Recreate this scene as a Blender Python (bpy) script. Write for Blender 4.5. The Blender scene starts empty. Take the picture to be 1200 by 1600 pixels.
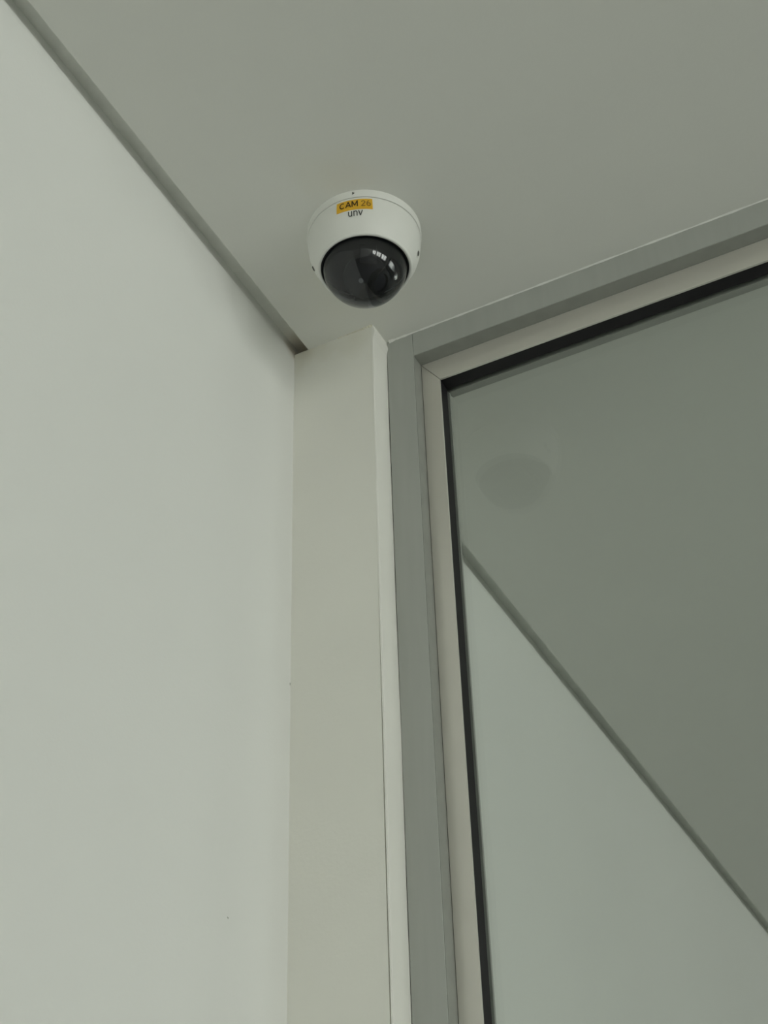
import bpy, math, random
from mathutils import Vector, Matrix

random.seed(7)
scene = bpy.context.scene
COL = scene.collection
H = 2.75                      # ceiling height; the lens is 1.20 m below it

# ------------------------------------------------------------------ camera
cam_d = bpy.data.cameras.new('camera')
cam_d.sensor_width = 36.0
cam_d.lens = 36.0 * 2245.8 / 1600.0
cam_d.clip_start = 0.02
cam = bpy.data.objects.new('camera', cam_d)
COL.objects.link(cam)
RIGHT = Vector((0.8900307, 0.4551675, -0.0258427))
DOWN = Vector((-0.2956542, 0.5331129, -0.7927038))
FWD = Vector((-0.3470359, 0.7131712, 0.6090590))
m = Matrix.Identity(4)
for i in range(3):
    m[i][0], m[i][1], m[i][2] = RIGHT[i], -DOWN[i], -FWD[i]
m.translation = Vector((0.6181, -1.0785, H - 1.2))
cam.matrix_world = m
scene.camera = cam

# ------------------------------------------------------------------ world and daylight
world = bpy.data.worlds.new('overcast_sky')
scene.world = world
world.use_nodes = True
bg = world.node_tree.nodes['Background']
bg.inputs['Color'].default_value = (1.0, 0.995, 0.968, 1)
bg.inputs['Strength'].default_value = 8.8

scene.view_settings.view_transform = 'Standard'
scene.view_settings.look = 'None'
scene.view_settings.gamma = 1.0
scene.view_settings.use_curve_mapping = False
scene.view_settings.exposure = 0.0
scene.cycles.use_denoising = True
scene.cycles.max_bounces = 14
scene.cycles.diffuse_bounces = 9
scene.cycles.transparent_max_bounces = 16
scene.cycles.sample_clamp_indirect = 6.0

RX = 6.0                                     # the wall with the daylight windows
SILL, HEAD = 0.95, 2.36
WINS = [(-5.7, -4.2), (-3.9, -2.4), (-2.1, -0.6), (1.3, 2.6), (5.9, 8.2)]
for (a, b) in WINS:                          # portals: they only guide sampling of the sky
    ld = bpy.data.lights.new('sky_portal', 'AREA')
    ld.shape = 'RECTANGLE'
    ld.size, ld.size_y = (HEAD - SILL), (b - a)
    ld.cycles.is_portal = True
    lo = bpy.data.objects.new('sky_portal', ld)
    lo.location = (RX + 0.16, (a + b) / 2, (SILL + HEAD) / 2)
    lo.rotation_euler = (0, math.radians(90), 0)
    COL.objects.link(lo)

# ------------------------------------------------------------------ materials
def newmat(name):
    mt = bpy.data.materials.new(name)
    mt.use_nodes = True
    nt = mt.node_tree
    return mt, nt, nt.nodes['Principled BSDF']

def N(nt, t, **kw):
    n = nt.nodes.new(t)
    for k, v in kw.items():
        setattr(n, k, v)
    return n

def paint(name, col, rough=0.6, var=0.03, scale=6.0, bump=0.0, bscale=400.0, spec=0.3, stretch=None, metal=0.0):
    mt, nt, b = newmat(name)
    tc = N(nt, 'ShaderNodeTexCoord')
    mp = N(nt, 'ShaderNodeMapping')
    nt.links.new(tc.outputs['Object'], mp.inputs['Vector'])
    if stretch:
        mp.inputs['Scale'].default_value = stretch
    nz = N(nt, 'ShaderNodeTexNoise')
    nz.inputs['Scale'].default_value = scale
    nz.inputs['Detail'].default_value = 5
    nt.links.new(mp.outputs[0], nz.inputs['Vector'])
    r = N(nt, 'ShaderNodeValToRGB')
    r.color_ramp.elements[0].position = 0.3
    r.color_ramp.elements[1].position = 0.7
    r.color_ramp.elements[0].color = tuple(c * (1 - var) for c in col) + (1,)
    r.color_ramp.elements[1].color = tuple(min(1, c * (1 + var)) for c in col) + (1,)
    nt.links.new(nz.outputs['Fac'], r.inputs['Fac'])
    nt.links.new(r.outputs['Color'], b.inputs['Base Color'])
    b.inputs['Roughness'].default_value = rough
    b.inputs['Specular IOR Level'].default_value = spec
    b.inputs['Metallic'].default_value = metal
    if bump:
        n2 = N(nt, 'ShaderNodeTexNoise')
        n2.inputs['Scale'].default_value = bscale
        n2.inputs['Detail'].default_value = 3
        nt.links.new(tc.outputs['Object'], n2.inputs['Vector'])
        bp = N(nt, 'ShaderNodeBump')
        bp.inputs['Strength'].default_value = bump
        bp.inputs['Distance'].default_value = 0.001
        nt.links.new(n2.outputs['Fac'], bp.inputs['Height'])
        nt.links.new(bp.outputs['Normal'], b.inputs['Normal'])
    return mt

def add_stains(mt, spots):
    """yellowed damp patches with their own blotchy outline: (x, y, z, radius, strength, colour)"""
    nt = mt.node_tree
    b = nt.nodes['Principled BSDF']
    cur = b.inputs['Base Color'].links[0].from_socket
    tc = N(nt, 'ShaderNodeTexCoord')
    nz = N(nt, 'ShaderNodeTexNoise')
    nz.inputs['Scale'].default_value = 28
    nz.inputs['Detail'].default_value = 4
    nt.links.new(tc.outputs['Object'], nz.inputs['Vector'])
    for (x, y, z, rad, st, col) in spots:
        d = N(nt, 'ShaderNodeVectorMath', operation='DISTANCE')
        nt.links.new(tc.outputs['Object'], d.inputs[0])
        d.inputs[1].default_value = (x, y, z)
        ad = N(nt, 'ShaderNodeMath', operation='MULTIPLY_ADD')
        nt.links.new(nz.outputs['Fac'], ad.inputs[0])
        ad.inputs[1].default_value = rad * 1.6
        nt.links.new(d.outputs['Value'], ad.inputs[2])
        mr = N(nt, 'ShaderNodeMapRange')
        mr.inputs['From Min'].default_value = rad * 0.75
        mr.inputs['From Max'].default_value = rad * 1.9
        mr.inputs['To Min'].default_value = st
        mr.inputs['To Max'].default_value = 0.0
        nt.links.new(ad.outputs[0], mr.inputs['Value'])
        mx = N(nt, 'ShaderNodeMix', data_type='RGBA')
        nt.links.new(mr.outputs[0], mx.inputs['Factor'])
        nt.links.new(cur, mx.inputs['A'])
        mx.inputs['B'].default_value = col + (1,)
        cur = mx.outputs['Result']
    nt.links.new(cur, b.inputs['Base Color'])

def clear_sheet(name, tint, ior_f0=0.04, gloss_rough=0.0):
    """thin clear sheet: tinted straight-through light plus a Fresnel mirror share, the same from both faces"""
    mt = bpy.data.materials.new(name)
    mt.use_nodes = True
    nt = mt.node_tree
    nt.nodes.clear()
    out = N(nt, 'ShaderNodeOutputMaterial')
    geo = N(nt, 'ShaderNodeNewGeometry')
    dot = N(nt, 'ShaderNodeVectorMath', operation='DOT_PRODUCT')
    nt.links.new(geo.outputs['Incoming'], dot.inputs[0])
    nt.links.new(geo.outputs['Normal'], dot.inputs[1])
    ab = N(nt, 'ShaderNodeMath', operation='ABSOLUTE')
    nt.links.new(dot.outputs['Value'], ab.inputs[0])
    su = N(nt, 'ShaderNodeMath', operation='SUBTRACT')
    su.inputs[0].default_value = 1.0
    nt.links.new(ab.outputs[0], su.inputs[1])
    pw = N(nt, 'ShaderNodeMath', operation='POWER')
    pw.inputs[1].default_value = 5.0
    nt.links.new(su.outputs[0], pw.inputs[0])
    ma = N(nt, 'ShaderNodeMath', operation='MULTIPLY_ADD')
    ma.inputs[1].default_value = 1.0 - ior_f0
    ma.inputs[2].default_value = ior_f0
    nt.links.new(pw.outputs[0], ma.inputs[0])
    tr = N(nt, 'ShaderNodeBsdfTransparent')
    tr.inputs['Color'].default_value = tint + (1,)
    gl = N(nt, 'ShaderNodeBsdfGlossy')
    gl.inputs['Roughness'].default_value = gloss_rough
    gl.inputs['Color'].default_value = (1, 1, 1, 1)
    mx = N(nt, 'ShaderNodeMixShader')
    nt.links.new(ma.outputs[0], mx.inputs[0])
    nt.links.new(tr.outputs[0], mx.inputs[1])
    nt.links.new(gl.outputs[0], mx.inputs[2])
    nt.links.new(mx.outputs[0], out.inputs['Surface'])
    return mt

M = {}
M['wall'] = paint('white_wall_paint', (0.785, 0.79, 0.773), 0.75, 0.012, 2.5, 0.10, 300)
M['wall_rest'] = paint('white_room_paint', (0.79, 0.79, 0.77), 0.75, 0.012, 2.5)
M['pier'] = paint('cream_plaster_paint', (0.84, 0.835, 0.785), 0.75, 0.018, 5.0, 0.18, 220)
M['strip'] = paint('white_corner_plaster', (0.82, 0.815, 0.775), 0.7, 0.02, 9.0, 0.2, 200)
M['ceil'] = paint('white_ceiling_paint', (0.77, 0.775, 0.743), 0.85, 0.012, 2.0, 0.10, 260)
M['gap'] = paint('shadow_gap_board', (0.80, 0.81, 0.78), 0.85, 0.06, 40.0)
M['grey'] = paint('grey_aluminium_paint', (0.415, 0.43, 0.405), 0.5, 0.03, 30.0, 0.05, 500, 0.35, (3, 3, 0.25))
M['bead'] = paint('warm_grey_bead', (0.68, 0.66, 0.61), 0.28, 0.02, 20.0, 0.04, 500, 0.5, None, 0.40)
M['bead_rear'] = paint('grey_rear_bead', (0.40, 0.40, 0.38), 0.5, 0.02, 20.0)
M['rebate_shade'] = paint('rebate_shade_grey', (0.30, 0.31, 0.285), 0.6, 0.05, 60.0, spec=0.2)  # frame grey made darker, with the shade of the rebate faces in it
M['rubber'] = paint('black_rubber', (0.012, 0.011, 0.013), 0.55, 0.1, 60.0, spec=0.25)
M['caulk'] = paint('white_caulk', (0.80, 0.805, 0.775), 0.55, 0.02, 60.0)
M['filler'] = paint('yellowed_filler', (0.74, 0.72, 0.62), 0.8, 0.12, 400.0)
M['floor'] = paint('brown_grey_floor_tile', (0.31, 0.31, 0.30), 0.4, 0.05, 3.0)
M['cam_white'] = paint('white_camera_housing', (0.81, 0.815, 0.785), 0.38, 0.01, 30.0, spec=0.45)
M['seal'] = paint('black_seal', (0.010, 0.010, 0.011), 0.5, 0.05, 60.0)
M['inner'] = paint('dark_camera_interior', (0.075, 0.077, 0.086), 0.5, 0.05, 60.0)
M['inner_black'] = paint('black_lens_body', (0.012, 0.012, 0.013), 0.35, 0.05, 60.0)
M['screw'] = paint('dark_screw_recess', (0.10, 0.10, 0.09), 0.5, 0.1, 300.0)
M['label'] = paint('yellow_label_tape', (0.80, 0.46, 0.035), 0.5, 0.05, 300.0)
M['ink'] = paint('dark_brown_ink', (0.060, 0.035, 0.010), 0.6, 0.05, 300.0)
M['ink_faded'] = paint('faded_brown_ink', (0.30, 0.17, 0.025), 0.6, 0.25, 900.0)
M['logo'] = paint('grey_logo_ink', (0.075, 0.08, 0.08), 0.6, 0.05, 300.0)
M['scuff'] = paint('grey_scuff', (0.42, 0.43, 0.40), 0.8, 0.1, 300.0)
M['glass'] = clear_sheet('green_tinted_glass', (0.925, 0.945, 0.93))
M['glass_far'] = clear_sheet('clear_window_glass', (0.96, 0.98, 0.96))
M['bubble'] = clear_sheet('smoked_dome_plastic', (0.55, 0.56, 0.59), 0.045)
lens_m, nt, b = newmat('lens_glass')
b.inputs['Base Color'].default_value = (0.01, 0.01, 0.014, 1)
b.inputs['Roughness'].default_value = 0.05
M['lens'] = lens_m

# ------------------------------------------------------------------ helpers
def mesh_obj(name, verts, faces, mat, parent=None, smooth=False):
    me = bpy.data.meshes.new(name)
    me.from_pydata([tuple(v) for v in verts], [], faces)
    me.validate()
    if smooth:
        for p in me.polygons:
            p.use_smooth = True
    me.materials.append(M[mat])
    o = bpy.data.objects.new(name, me)
    COL.objects.link(o)
    if parent:
        o.parent = parent
    return o

def boxes(name, bs, mat, parent=None, bevel=0.0):
    V, F = [], []
    for (x0, x1, y0, y1, z0, z1) in bs:
        k = len(V)
        V += [(x0, y0, z0), (x1, y0, z0), (x1, y1, z0), (x0, y1, z0),
              (x0, y0, z1), (x1, y0, z1), (x1, y1, z1), (x0, y1, z1)]
        F += [(k, k + 3, k + 2, k + 1), (k + 4, k + 5, k + 6, k + 7), (k, k + 1, k + 5, k + 4),
              (k + 1, k + 2, k + 6, k + 5), (k + 2, k + 3, k + 7, k + 6), (k + 3, k, k + 4, k + 7)]
    o = mesh_obj(name, V, F, mat, parent)
    if bevel:
        md = o.modifiers.new('bevel', 'BEVEL')
        md.width = bevel
        md.segments = 2
        md.limit_method = 'ANGLE'
    return o

def prism(name, poly_xz, y0, y1, mat, parent=None, bevel=0.0):
    """polygon drawn in x-z, pushed along y"""
    n = len(poly_xz)
    V = [(x, y0, z) for x, z in poly_xz] + [(x, y1, z) for x, z in poly_xz]
    F = [tuple(range(n)), tuple(range(2 * n - 1, n - 1, -1))]
    F += [(i, i + n, (i + 1) % n + n, (i + 1) % n) for i in range(n)]
    o = mesh_obj(name, V, F, mat, parent)
    me = o.data
    import bmesh
    bm = bmesh.new(); bm.from_mesh(me)
    bmesh.ops.recalc_face_normals(bm, faces=bm.faces)
    bm.to_mesh(me); bm.free()
    if bevel:
        md = o.modifiers.new('bevel', 'BEVEL')
        md.width = bevel
        md.segments = 2
        md.limit_method = 'ANGLE'
    return o

def empty(name, loc):
    o = bpy.data.objects.new(name, None)
    o.location = loc
    o.empty_display_size = 0.05
    COL.objects.link(o)
    return o

def structure(o, label=None, cat=None):
    o['kind'] = 'structure'
    if label:
        o['label'] = label
    if cat:
        o['category'] = cat
    return o

# ------------------------------------------------------------------ the room
XL = -0.0190        # left wall face
XB = 0.0868         # right face of the pier
YF, YE, YG = 0.0341, 0.0537, 0.0745      # frame face, bead face, glass face
XD, XF = 0.1209, 0.1443
ZJ, ZL = H - 0.0359, H - 0.0677
YR = 0.105          # back of the frame
Y0, Y1 = -6.0, 9.0
GAP = 0.019         # height of the shadow gap above the ceiling face
XW = 2.00           # right end of the glazed opening

LEAN = 0.0050     # the plaster is a little out of plumb
WALL_TOP = [(XL + LEAN * (H - 0.1), 0.0), (XL, H - 0.1), (XL, H - 0.012), (XL - 0.0003, H - 0.006), (XL - 0.0013, H), (XL - 0.0022, H + 0.004), (XL - 0.0030, H + 0.010),
            (XL - 0.0035, H + GAP), (XL - 0.0035, H + 0.12), (XL - 0.15, H + 0.12), (XL - 0.15, 0.0)]
wl = structure(prism('wall_left', WALL_TOP, Y0, Y1, 'wall'),
               'smooth white wall running under the dark ceiling gap', 'wall')
for (py, pz, dy, dz) in ((-0.0993, H - 0.7332, 0.0016, 0.0009), (-0.0012, H - 0.4560, 0.0007, 0.0022)):
    V = []
    XS = XL + LEAN * (H - 0.1 - pz)
    for k in range(8):                       # small dents with a raised lip
        a = 2 * math.pi * k / 8
        V.append((XS - 0.0002, py + dy * math.cos(a), pz + dz * math.sin(a) + 0.0005 * math.cos(2 * a)))
    V = V + [(XS + 0.0003, (v[1] - py) * 0.6 + py, (v[2] - pz) * 0.6 + pz) for v in V]
    mesh_obj('scuff', V, [(k, (k + 1) % 8, 8 + (k + 1) % 8, 8 + k) for k in range(8)] + [tuple(range(8, 16))], 'scuff', wl)
structure(boxes('ceiling', [(0, RX + 0.2, Y0, Y1, H, H + 0.12)], 'ceil'),
          'flat white ceiling carrying the dome camera', 'ceiling')
structure(boxes('trim_1', [(XL - 0.0035, 0, Y0, Y1, H + GAP, H + 0.12)], 'gap'),
          'grey board closing the narrow shadow gap between left wall and ceiling', 'shadow gap')
structure(boxes('floor', [(XL - 0.15, RX + 0.2, Y0, Y1, -0.1, 0)], 'floor'),
          'grey tiled floor of the room', 'floor')
structure(boxes('wall_front', [(XL - 0.15, RX + 0.2, Y0 - 0.15, Y0, 0, H + 0.12)], 'wall_rest'),
          'white wall behind the viewer', 'wall')
structure(boxes('wall_far', [(XL - 0.15, RX + 0.2, Y1, Y1 + 0.15, 0, H + 0.12)], 'wall_rest'),
          'white wall at the far end of the room behind the glass', 'wall')
structure(boxes('wall_partition', [(XW, RX, 0.0, YR, 0, H)], 'wall_rest'),
          'white partition wall to the right of the glazed window', 'wall')
# right-hand wall with its row of window openings
bs = [(RX, RX + 0.2, Y0, Y1, 0, SILL), (RX, RX + 0.2, Y0, Y1, HEAD, H + 0.12)]
edges = [Y0] + [v for w in WINS for v in w] + [Y1]
for i in range(0, len(edges), 2):
    bs.append((RX, RX + 0.2, edges[i], edges[i + 1], SILL, HEAD))
structure(boxes('wall_right', bs, 'wall_rest'), 'white wall with the row of daylight windows', 'wall')
for i, (a, b2) in enumerate(WINS):
    w = structure(empty('window_%d' % (i + 2), (RX + 0.1, (a + b2) / 2, SILL)))
    hw, hh = (b2 - a) / 2, HEAD - SILL
    f = 0.05
    def member(nm, y0, y1, z0, z1, mat='bead', x=0.025):
        return boxes(nm, [(-x, x, y0, y1, z0, z1)], mat, w)
    member('window_jamb', -hw, -hw + f, 0, hh)
    member('window_jamb', hw - f, hw, 0, hh)
    member('window_head', -hw + f, hw - f, hh - f, hh)
    member('window_sill', -hw + f, hw - f, 0, f)
    member('mullion', -f / 2, f / 2, f, hh - f)
    member('pane', -hw + f, -f / 2, f, hh - f, 'glass_far', 0.003)
    member('pane', f / 2, hw - f, f, hh - f, 'glass_far', 0.003)

# the pier between the left wall and the window: its right arris opens into a hairline crack lower down
NZ = 60
V, F = [], []
zs = [H * i / NZ for i in range(NZ + 1)]
def wob(z, s, a):
    return a * (math.sin(z * 9.1 + s) + 0.6 * math.sin(z * 23.0 + 2.3 * s) + 0.4 * math.sin(z * 57.0 + s))
for z in zs:
    gap = 0.0011 * min(1, max(0.0, (H - 0.30 - z) / 0.35)) + (0.0001 if z < H - 0.28 else 0)
    xr = XB - 0.0022 - gap
    V += [(XL, 0, z), (xr, 0, z), (xr, YR, z), (XL, YR, z)]
for i in range(NZ):
    k = 4 * i
    for j in range(4):
        F.append((k + j, k + (j + 1) % 4, k + 4 + (j + 1) % 4, k + 4 + j))
F += [(3, 2, 1, 0), tuple(4 * NZ + j for j in range(4))]
structure(mesh_obj('wall_back', V, F, 'pier'), 'narrow cream plastered pier between left wall and window frame', 'wall')

# white plaster strip that returns from the pier to the frame, a little uneven
V, F = [], []
NZ2 = 90
zs = [H * i / NZ2 for i in range(NZ2 + 1)]
zs = zs[:-1] + [H - 0.022, H - 0.016, H - 0.011, H - 0.007, H - 0.003, H]
zs = sorted(set(zs))
for z in zs:
    d = H - z
    bulge = 0.0022 * math.exp(-((d - 0.011) / 0.006) ** 2)
    x = XB + wob(z, 0.4, 0.00022) + bulge
    xi = XB - 0.0021 + wob(z, 0.4, 0.0001)
    V += [(xi, -0.0003 + wob(z, 3.0, 0.00012), z), (x - 0.0006, 0.0001 + wob(z, 3.0, 0.00012), z), (x, 0.0010, z),
          (x, YF + 0.0008, z), (xi, YF + 0.0008, z)]
n = len(zs)
for i in range(n - 1):
    k = 5 * i
    for j in range(5):
        F.append((k + j, k + (j + 1) % 5, k + 5 + (j + 1) % 5, k + 5 + j))
F += [(4, 3, 2, 1, 0), tuple(5 * (n - 1) + j for j in range(5))]
structure(mesh_obj('trim_2', V, F, 'strip'), 'bright white uneven plaster strip between pier and grey frame', 'trim')

# bead of caulk between the ceiling and the head of the frame
V, F = [], []
NC = 150
for i in range(NC + 1):
    x = XB + 0.004 + (XW - XB - 0.004) * (i / NC) ** 1.6
    r = 0.0013 + 0.0003 * math.sin(i * 0.9) + 0.0003 * math.sin(i * 2.3) + (0.0016 * math.exp(-((x - XB) / 0.012) ** 2))
    V += [(x, YF - r, H), (x, YF - r * 0.55, H - r * 0.55), (x, YF, H - r), (x, YF + 0.001, H)]
for i in range(NC):
    k = 4 * i
    for j in range(4):
        F.append((k + j, k + 4 + j, k + 4 + (j + 1) % 4, k + (j + 1) % 4))
F += [(0, 1, 2, 3), tuple(4 * NC + 3 - j for j in range(4))]
structure(mesh_obj('trim_3', V, F, 'caulk'), 'thin white bead of caulk between ceiling and window head', 'caulk')

# rough filler along the top of the pier
V, F = [], []
NC = 40
for i in range(NC + 1):
    x = 0.040 + (XB - 0.001 - 0.040) * i / NC
    r = 0.0007 + 0.0013 * (i / NC) ** 2 + 0.0005 * math.sin(i * 1.9) * (i / NC) + 0.0003 * math.sin(i * 0.7)
    V += [(x, -r, H), (x, -r * 0.7, H - r * 0.5), (x, 0.0001, H - r * 1.1), (x, 0.001, H)]
for i in range(NC):
    k = 4 * i
    for j in range(4):
        F.append((k + j, k + 4 + j, k + 4 + (j + 1) % 4, k + (j + 1) % 4))
F += [(0, 1, 2, 3), tuple(4 * NC + 3 - j for j in range(4))]
structure(mesh_obj('trim_4', V, F, 'filler'), 'rough yellowed filler between pier top and ceiling', 'filler')

# ------------------------------------------------------------------ the glazed window
win = structure(empty('window_1', ((XB + XW) / 2, YF, 0)),
                'fixed glazed window with grey frame, pale bead and black gasket', 'window')
wo = win.location
def loc(o):
    """geometry was written in world coordinates: keep it there under the window's own origin"""
    o.parent = win
    o.location = -wo
    return o
ZB = 0.08           # bottom rail
g = 0.0006
loc(boxes('frame_jamb', [(XB + g, XD, YF, YR, 0, H)], 'grey', bevel=0.0005))
loc(boxes('frame_jamb', [(XW - 0.034, XW, YF, YR, 0, H)], 'grey', bevel=0.0005))
loc(boxes('frame_head', [(XD + 0.0004, XW - 0.034, YF + 0.0004, YR, ZJ, H)], 'grey', bevel=0.0005))
loc(boxes('frame_sill', [(XD + 0.0004, XW - 0.034, YF + 0.0004, YR, 0, ZB - 0.036)], 'grey', bevel=0.0005))
XR0, XR1 = XW - 0.034 - 0.0234, XW - 0.034     # right bead
ZB0, ZB1 = ZB - 0.036, ZB - 0.0042
def ring(nm, y0, y1, mat, ins=0.0, gp=0.0, bev=0.0, y1_jamb=None):
    """four mitred members: left, head, right, sill"""
    o0, o1 = XD + gp, XR1 - gp
    t0, t1 = ZB0 + gp, ZJ - gp * 0.6
    i0, i1 = XF - ins, XR0 + ins
    s0, s1 = ZB1 - ins, ZL + ins
    e = 0.00025 if gp else 0.0
    polys = [[(o0, t0), (i0, s0), (i0, s1 - e), (o0, t1 - 2 * e)],
             [(o0 + e, t1), (i0 + e, s1), (i1 - e, s1), (o1 - e, t1)],
             [(o1, t1 - 2 * e), (i1, s1 - e), (i1, s0), (o1, t0)],
             [(o1, t0), (i1, s0), (i0, s0), (o0, t0)]]
    for k, p in enumerate(polys):
        loc(prism(nm, p, y0, y1_jamb if (y1_jamb and k in (0, 2)) else y1, mat, None, bev))
loc(boxes('rebate_shade_strip', [(XD, XD + 0.0006, YF + 0.0009, YE + 0.012, ZB - 0.036, ZJ)], 'rebate_shade'))  # added strips: shade on jamb return and head underside put in as colour
loc(boxes('rebate_shade_strip', [(XD + 0.0008, XW - 0.036, YF + 0.0012, YE + 0.012, ZJ - 0.0006, ZJ)], 'rebate_shade'))
ring('glazing_bead', YE, YE + 0.0030, 'bead', 0.0, 0.0011, 0.0004)
ring('gasket', YE + 0.0031, YG - 0.0001, 'rubber', 0.0003, 0.0002)
ring('rear_bead', YG + 0.0062, YG + 0.0160, 'bead_rear', 0.0, 0.0010, 0.0003, YG + 0.0095)
loc(boxes('pane', [(XF - 0.010, XR0 + 0.010, YG, YG + 0.006, ZB1 - 0.010, ZL + 0.010)], 'glass'))

# ------------------------------------------------------------------ the dome camera
CX, CY = 0.1424, -0.1279
dome = empty('dome_camera', (CX, CY, H))
dome['label'] = 'white ceiling dome camera with smoked bubble and yellow tape label'
dome['category'] = 'security camera'

def lathe(name, prof, mat, parent, seg=96, close=False, smooth=True, sharp=35):
    V, F = [], []
    n = len(prof)
    for s in range(seg):
        a = 2 * math.pi * s / seg
        for (r, z) in prof:
            V.append((r * math.cos(a), r * math.sin(a), z))
    for s in range(seg):
        t = (s + 1) % seg
        for j in range(n if close else n - 1):
            k = (j + 1) % n
            F.append((s * n + j, s * n + k, t * n + k, t * n + j))
    o = mesh_obj(name, V, F, mat, parent, smooth)
    import bmesh
    bm = bmesh.new(); bm.from_mesh(o.data)
    bmesh.ops.remove_doubles(bm, verts=bm.verts, dist=1e-6)
    bmesh.ops.recalc_face_normals(bm, faces=bm.faces)
    bm.to_mesh(o.data); bm.free()
    if smooth:
        o.data.set_sharp_from_angle(angle=math.radians(sharp))
    return o

lathe('base_ring', [(0.0, 0.0), (0.0625, 0.0), (0.0626, -0.0040), (0.0624, -0.0085), (0.0617, -0.0098), (0.0590, -0.0100), (0.0, -0.0100)],
      'cam_white', dome)
COVER = [(0.0600, -0.0104), (0.0611, -0.0106), (0.0615, -0.0120), (0.0612, -0.0200), (0.0600, -0.0300),
         (0.0573, -0.0400), (0.0535, -0.0480), (0.0508, -0.0525)]
def cover_r(z):
    for (r0, z0), (r1, z1) in zip(COVER, COVER[1:]):
        if z1 <= z <= z0:
            t = (z0 - z) / (z0 - z1)
            return r0 + (r1 - r0) * t
    return COVER[-1][0]
cover = lathe('cover', COVER + [(0.0490, -0.0527), (0.0490, -0.0480), (0.0560, -0.0380), (0.0590, -0.0200), (0.0590, -0.0110)],
              'cam_white', dome, close=True, sharp=30)
lathe('rim', [(0.0509, -0.0526), (0.0507, -0.0546), (0.0499, -0.0556), (0.0484, -0.0557), (0.0475, -0.0552), (0.0473, -0.0540), (0.0473, -0.0490), (0.0489, -0.0490), (0.0489, -0.0527)],
      'cam_white', dome, close=True, sharp=50)
lathe('seal_ring', [(0.0472, -0.0500), (0.0472, -0.0540), (0.0461, -0.0546), (0.0452, -0.0540), (0.0452, -0.0500)], 'seal', dome, close=True)
SC, SR = -0.0500, 0.0456
prof = []
a0 = math.asin((0.0530 - 0.0500) / SR)
for i in range(33):
    a = a0 + (math.pi / 2 - a0) * i / 32
    prof.append((SR * math.cos(a) if i < 32 else 0.0, SC - SR * math.sin(a)))
inner = [(r * (SR - 0.0016) / SR, SC + (z - SC) * (SR - 0.0016) / SR) for r, z in reversed(prof)]
bubble = lathe('bubble', prof + inner, 'bubble', dome, 96, close=True, sharp=60)
bubble['label'] = 'smoked clear dome bubble'

# camera module inside the bubble
lathe('mount_plate', [(0.0, -0.0440), (0.0450, -0.0440), (0.0450, -0.0480), (0.0, -0.0480)], 'inner', dome)
for sgn in (-1, 1):
    o = boxes('gimbal_arm', [(-0.009, 0.009, sgn * 0.0275 - 0.0020, sgn * 0.0275 + 0.0020, -0.074, -0.0480)], 'inner', dome, 0.0008)
    o.rotation_euler = (0, 0, math.radians(35))
pts = []
BR = 0.0235
for i in range(25):
    a = -math.pi / 2 + math.pi * i / 24
    pts.append((max(0.0, BR * math.cos(a)), BR * math.sin(a)))
ball = lathe('camera_ball', pts, 'inner', dome, 48)
ball.location = (0, 0, -0.0660)
aim = Vector((0.62, 0.10, -0.60)).normalized()
ball.rotation_euler = aim.to_track_quat('Z', 'Y').to_euler()
lathe('lens_barrel', [(0.0, 0.0150), (0.0145, 0.0150), (0.0145, 0.0225), (0.0135, 0.0240), (0.0105, 0.0240), (0.0100, 0.0215), (0.0, 0.0215)], 'inner_black', ball, 48, sharp=40)
lens = lathe('lens', [(0.0, 0.0232), (0.0045, 0.0228), (0.0085, 0.0216), (0.0098, 0.0205), (0.0, 0.0200)], 'lens', ball, 48)
led = lathe('sensor_window', [(0.0, 0.0012), (0.0022, 0.0010), (0.0026, 0.0), (0.0, -0.001)], 'cam_white', ball, 24)
dirl = Vector((-0.55, -0.62, 0.55)).normalized()
led.location = dirl * BR
led.rotation_euler = dirl.to_track_quat('Z', 'Y').to_euler()

def on_cover(th, z, off):
    """point on the cover at azimuth th (degrees) and height z, lifted by off along the surface normal"""
    a = math.radians(th)
    e = 0.0006
    dr = (cover_r(z + e) - cover_r(z - e)) / (2 * e)
    nr, nz = 1.0, -dr
    L = math.hypot(nr, nz)
    r = cover_r(z) + off * nr / L
    return Vector((r * math.cos(a), r * math.sin(a), z + off * nz / L))

# tamper screws in the side of the cover
for th, z in ((20.5, -0.0390), (197.5, -0.0425)):
    p0 = on_cover(th, z, 0.0)
    nrm = (on_cover(th, z, 0.01) - p0).normalized()
    boss = lathe('screw_boss', [(0.0034, 0.0003), (0.0040, 0.0004), (0.0046, 0.0000), (0.0046, -0.0020), (0.0028, -0.0020)], 'cam_white', dome, 24, close=True)
    boss.location = p0
    boss.rotation_euler = nrm.to_track_quat('Z', 'Y').to_euler()
    lathe('screw', [(0.0, 0.0007), (0.0008, 0.0007), (0.0010, 0.0011), (0.0022, 0.0010), (0.0030, 0.0003), (0.0031, -0.0008), (0.0, -0.0010)], 'screw', boss, 20)

# small dark index mark on the base ring
am = math.radians(-73)
V = []
for (du, z) in ((-0.0011, -0.0028), (0.0016, -0.0044), (-0.0009, -0.0066)):
    for rr in (0.0622, 0.0629):
        a = am + du / 0.0626
        V.append((rr * math.cos(a), rr * math.sin(a), z))
mk = mesh_obj('index_mark', V, [(1, 3, 5), (0, 4, 2), (0, 2, 3, 1), (2, 4, 5, 3), (4, 0, 1, 5)], 'screw', dome)

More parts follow.
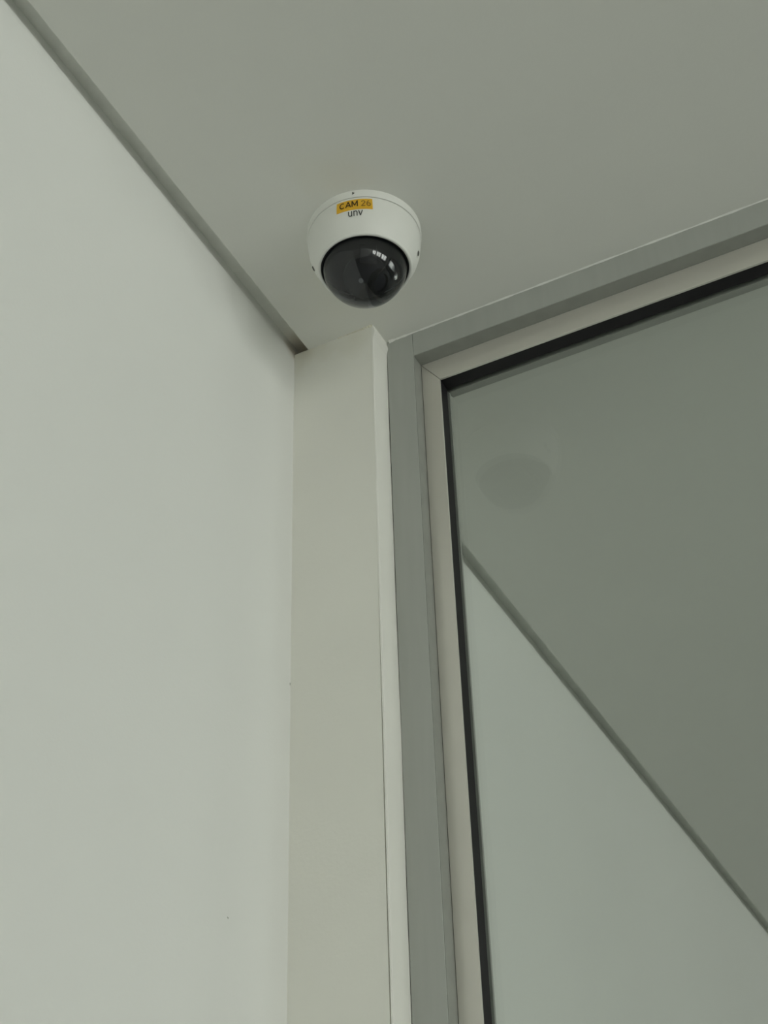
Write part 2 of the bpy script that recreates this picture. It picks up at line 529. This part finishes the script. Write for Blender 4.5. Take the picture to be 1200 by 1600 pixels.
# yellow tape label, bent round the cover
L_TL, L_TR, L_BR, L_BL = (-90.5, -0.0140), (-54.6, -0.0138), (-54.1, -0.0282), (-91.4, -0.0278)
def label_uv(u, v, off, quad=(L_TL, L_TR, L_BR, L_BL)):
    tl, tr, br, bl = quad
    th = (1 - v) * ((1 - u) * bl[0] + u * br[0]) + v * ((1 - u) * tl[0] + u * tr[0])
    z = (1 - v) * ((1 - u) * bl[1] + u * br[1]) + v * ((1 - u) * tl[1] + u * tr[1])
    return on_cover(th, z, off)
V, F = [], []
NU, NV = 28, 8
for lay in (0.0004, -0.0002):
    for j in range(NV + 1):
        for i in range(NU + 1):
            V.append(label_uv(i / NU, j / NV, lay))
W = NU + 1
T = W * (NV + 1)
for j in range(NV):
    for i in range(NU):
        k = j * W + i
        F.append((k, k + 1, k + 1 + W, k + W))
        F.append((T + k, T + k + W, T + k + 1 + W, T + k + 1))
rimv = [i for i in range(W)] + [j * W + NU for j in range(1, NV + 1)] + [NV * W + i for i in range(NU - 1, -1, -1)] + [j * W for j in range(NV - 1, 0, -1)]
for a, b2 in zip(rimv, rimv[1:] + rimv[:1]):
    F.append((a, T + a, T + b2, b2))
label = mesh_obj('tape_label', V, F, 'label', dome)
label['label'] = 'yellow tape label reading CAM 26'

def arc(cx, cy, rx, ry, a0, a1, n=12):
    return [(cx + rx * math.cos(math.radians(a0 + (a1 - a0) * k / n)), cy + ry * math.sin(math.radians(a0 + (a1 - a0) * k / n))) for k in range(n + 1)]
# letters as stroke centre-lines, height 1, with their advance
GLYPH = {
    'C': ([arc(0.46, 0.5, 0.38, 0.42, 48, 312)], 0.95),
    'A': ([[(0.06, 0.0), (0.44, 0.96)], [(0.44, 0.96), (0.82, 0.0)], [(0.20, 0.30), (0.68, 0.30)]], 0.96),
    'M': ([[(0.09, 0.0), (0.09, 1.0)], [(0.11, 0.97), (0.49, 0.18)], [(0.49, 0.18), (0.87, 0.97)], [(0.89, 0.0), (0.89, 1.0)]], 0.98),
    '2': ([arc(0.31, 0.70, 0.23, 0.22, 165, -35) + [(0.09, 0.08)], [(0.05, 0.08), (0.58, 0.08)]], 0.72),
    '6': ([arc(0.32, 0.31, 0.23, 0.23, 0, 360, 18), arc(0.42, 0.42, 0.33, 0.50, 180, 95)], 0.64),
    'u': ([[(0.09, 1.0), (0.09, 0.38)] + arc(0.36, 0.36, 0.27, 0.27, 180, 360) + [(0.63, 0.38), (0.63, 1.0)], [(0.63, 1.0), (0.63, 0.0)]], 0.92),
    'n': ([[(0.09, 0.0), (0.09, 1.0)], [(0.09, 0.60)] + arc(0.36, 0.64, 0.27, 0.27, 180, 0) + [(0.63, 0.62), (0.63, 0.0)]], 0.86),
    'v': ([[(0.04, 1.0), (0.36, 0.04)], [(0.36, 0.04), (0.68, 1.0)]], 0.72),
}
def lettering(name, body, box, quad, mat, parent, half=0.08, off=0.0007, lift=0.00003):
    """flat printed characters laid on the curved cover, stroke by stroke"""
    u0, u1, v0, v1 = box
    total = sum(GLYPH[c][1] for c in body[:-1]) + max(x for st in GLYPH[body[-1]][0] for x, y in st) + half
    V, F = [], []
    x = 0.0
    for c in body:
        strokes, adv = GLYPH[c]
        for st in strokes:
            off2 = off + lift * (len(F) % 5)
            left, right = [], []
            for k, (px, py) in enumerate(st):
                qx, qy = st[max(0, k - 1)]
                rx, ry = st[min(len(st) - 1, k + 1)]
                tx, ty = rx - qx, ry - qy
                L = math.hypot(tx, ty) or 1.0
                nx, ny = -ty / L * half, tx / L * half
                left.append((px + nx, py + ny))
                right.append((px - nx, py - ny))
            k0 = len(V)
            for (a, b2) in zip(left, right):
                for (gx, gy) in (a, b2):
                    V.append(label_uv(u0 + (u1 - u0) * (x + gx) / total, v0 + (v1 - v0) * min(1.02, max(-0.02, gy)), off2, quad))
            for k in range(len(st) - 1):
                a = k0 + 2 * k
                F.append((a, a + 1, a + 3, a + 2))
        x += adv
    return mesh_obj(name, V, F, mat, parent)
LQ = (L_TL, L_TR, L_BR, L_BL)
lettering('lettering', 'CAM', (0.09, 0.605, 0.26, 0.84), LQ, 'ink', label, 0.085)
lettering('lettering', '26', (0.685, 0.955, 0.24, 0.82), LQ, 'ink_faded', label, 0.075)
UQ = ((-79.2, -0.0297), (-64.0, -0.0297), (-64.2, -0.0361), (-79.4, -0.0361))
lettering('logo_lettering', 'unv', (0, 1, 0, 1), UQ, 'logo', dome, 0.085, 0.0003)

# ------------------------------------------------------------------ small wear
add_stains(M['ceil'], [(0.085, -0.055, H, 0.085, 0.28, (0.79, 0.77, 0.66)), (0.150, -0.222, H, 0.040, 0.20, (0.70, 0.675, 0.53))])
add_stains(M['gap'], [(-0.008, 0.010, H + GAP, 0.055, 0.8, (0.72, 0.64, 0.53))])
add_stains(M['pier'], [(0.0, 0.0, H, 0.035, 0.45, (0.62, 0.58, 0.44)), (0.06, 0.0, H - 0.01, 0.03, 0.25, (0.66, 0.63, 0.50))])
add_stains(M['wall'], [(XL - 0.001, -0.002, H + 0.008, 0.020, 0.7, (0.66, 0.59, 0.49))])
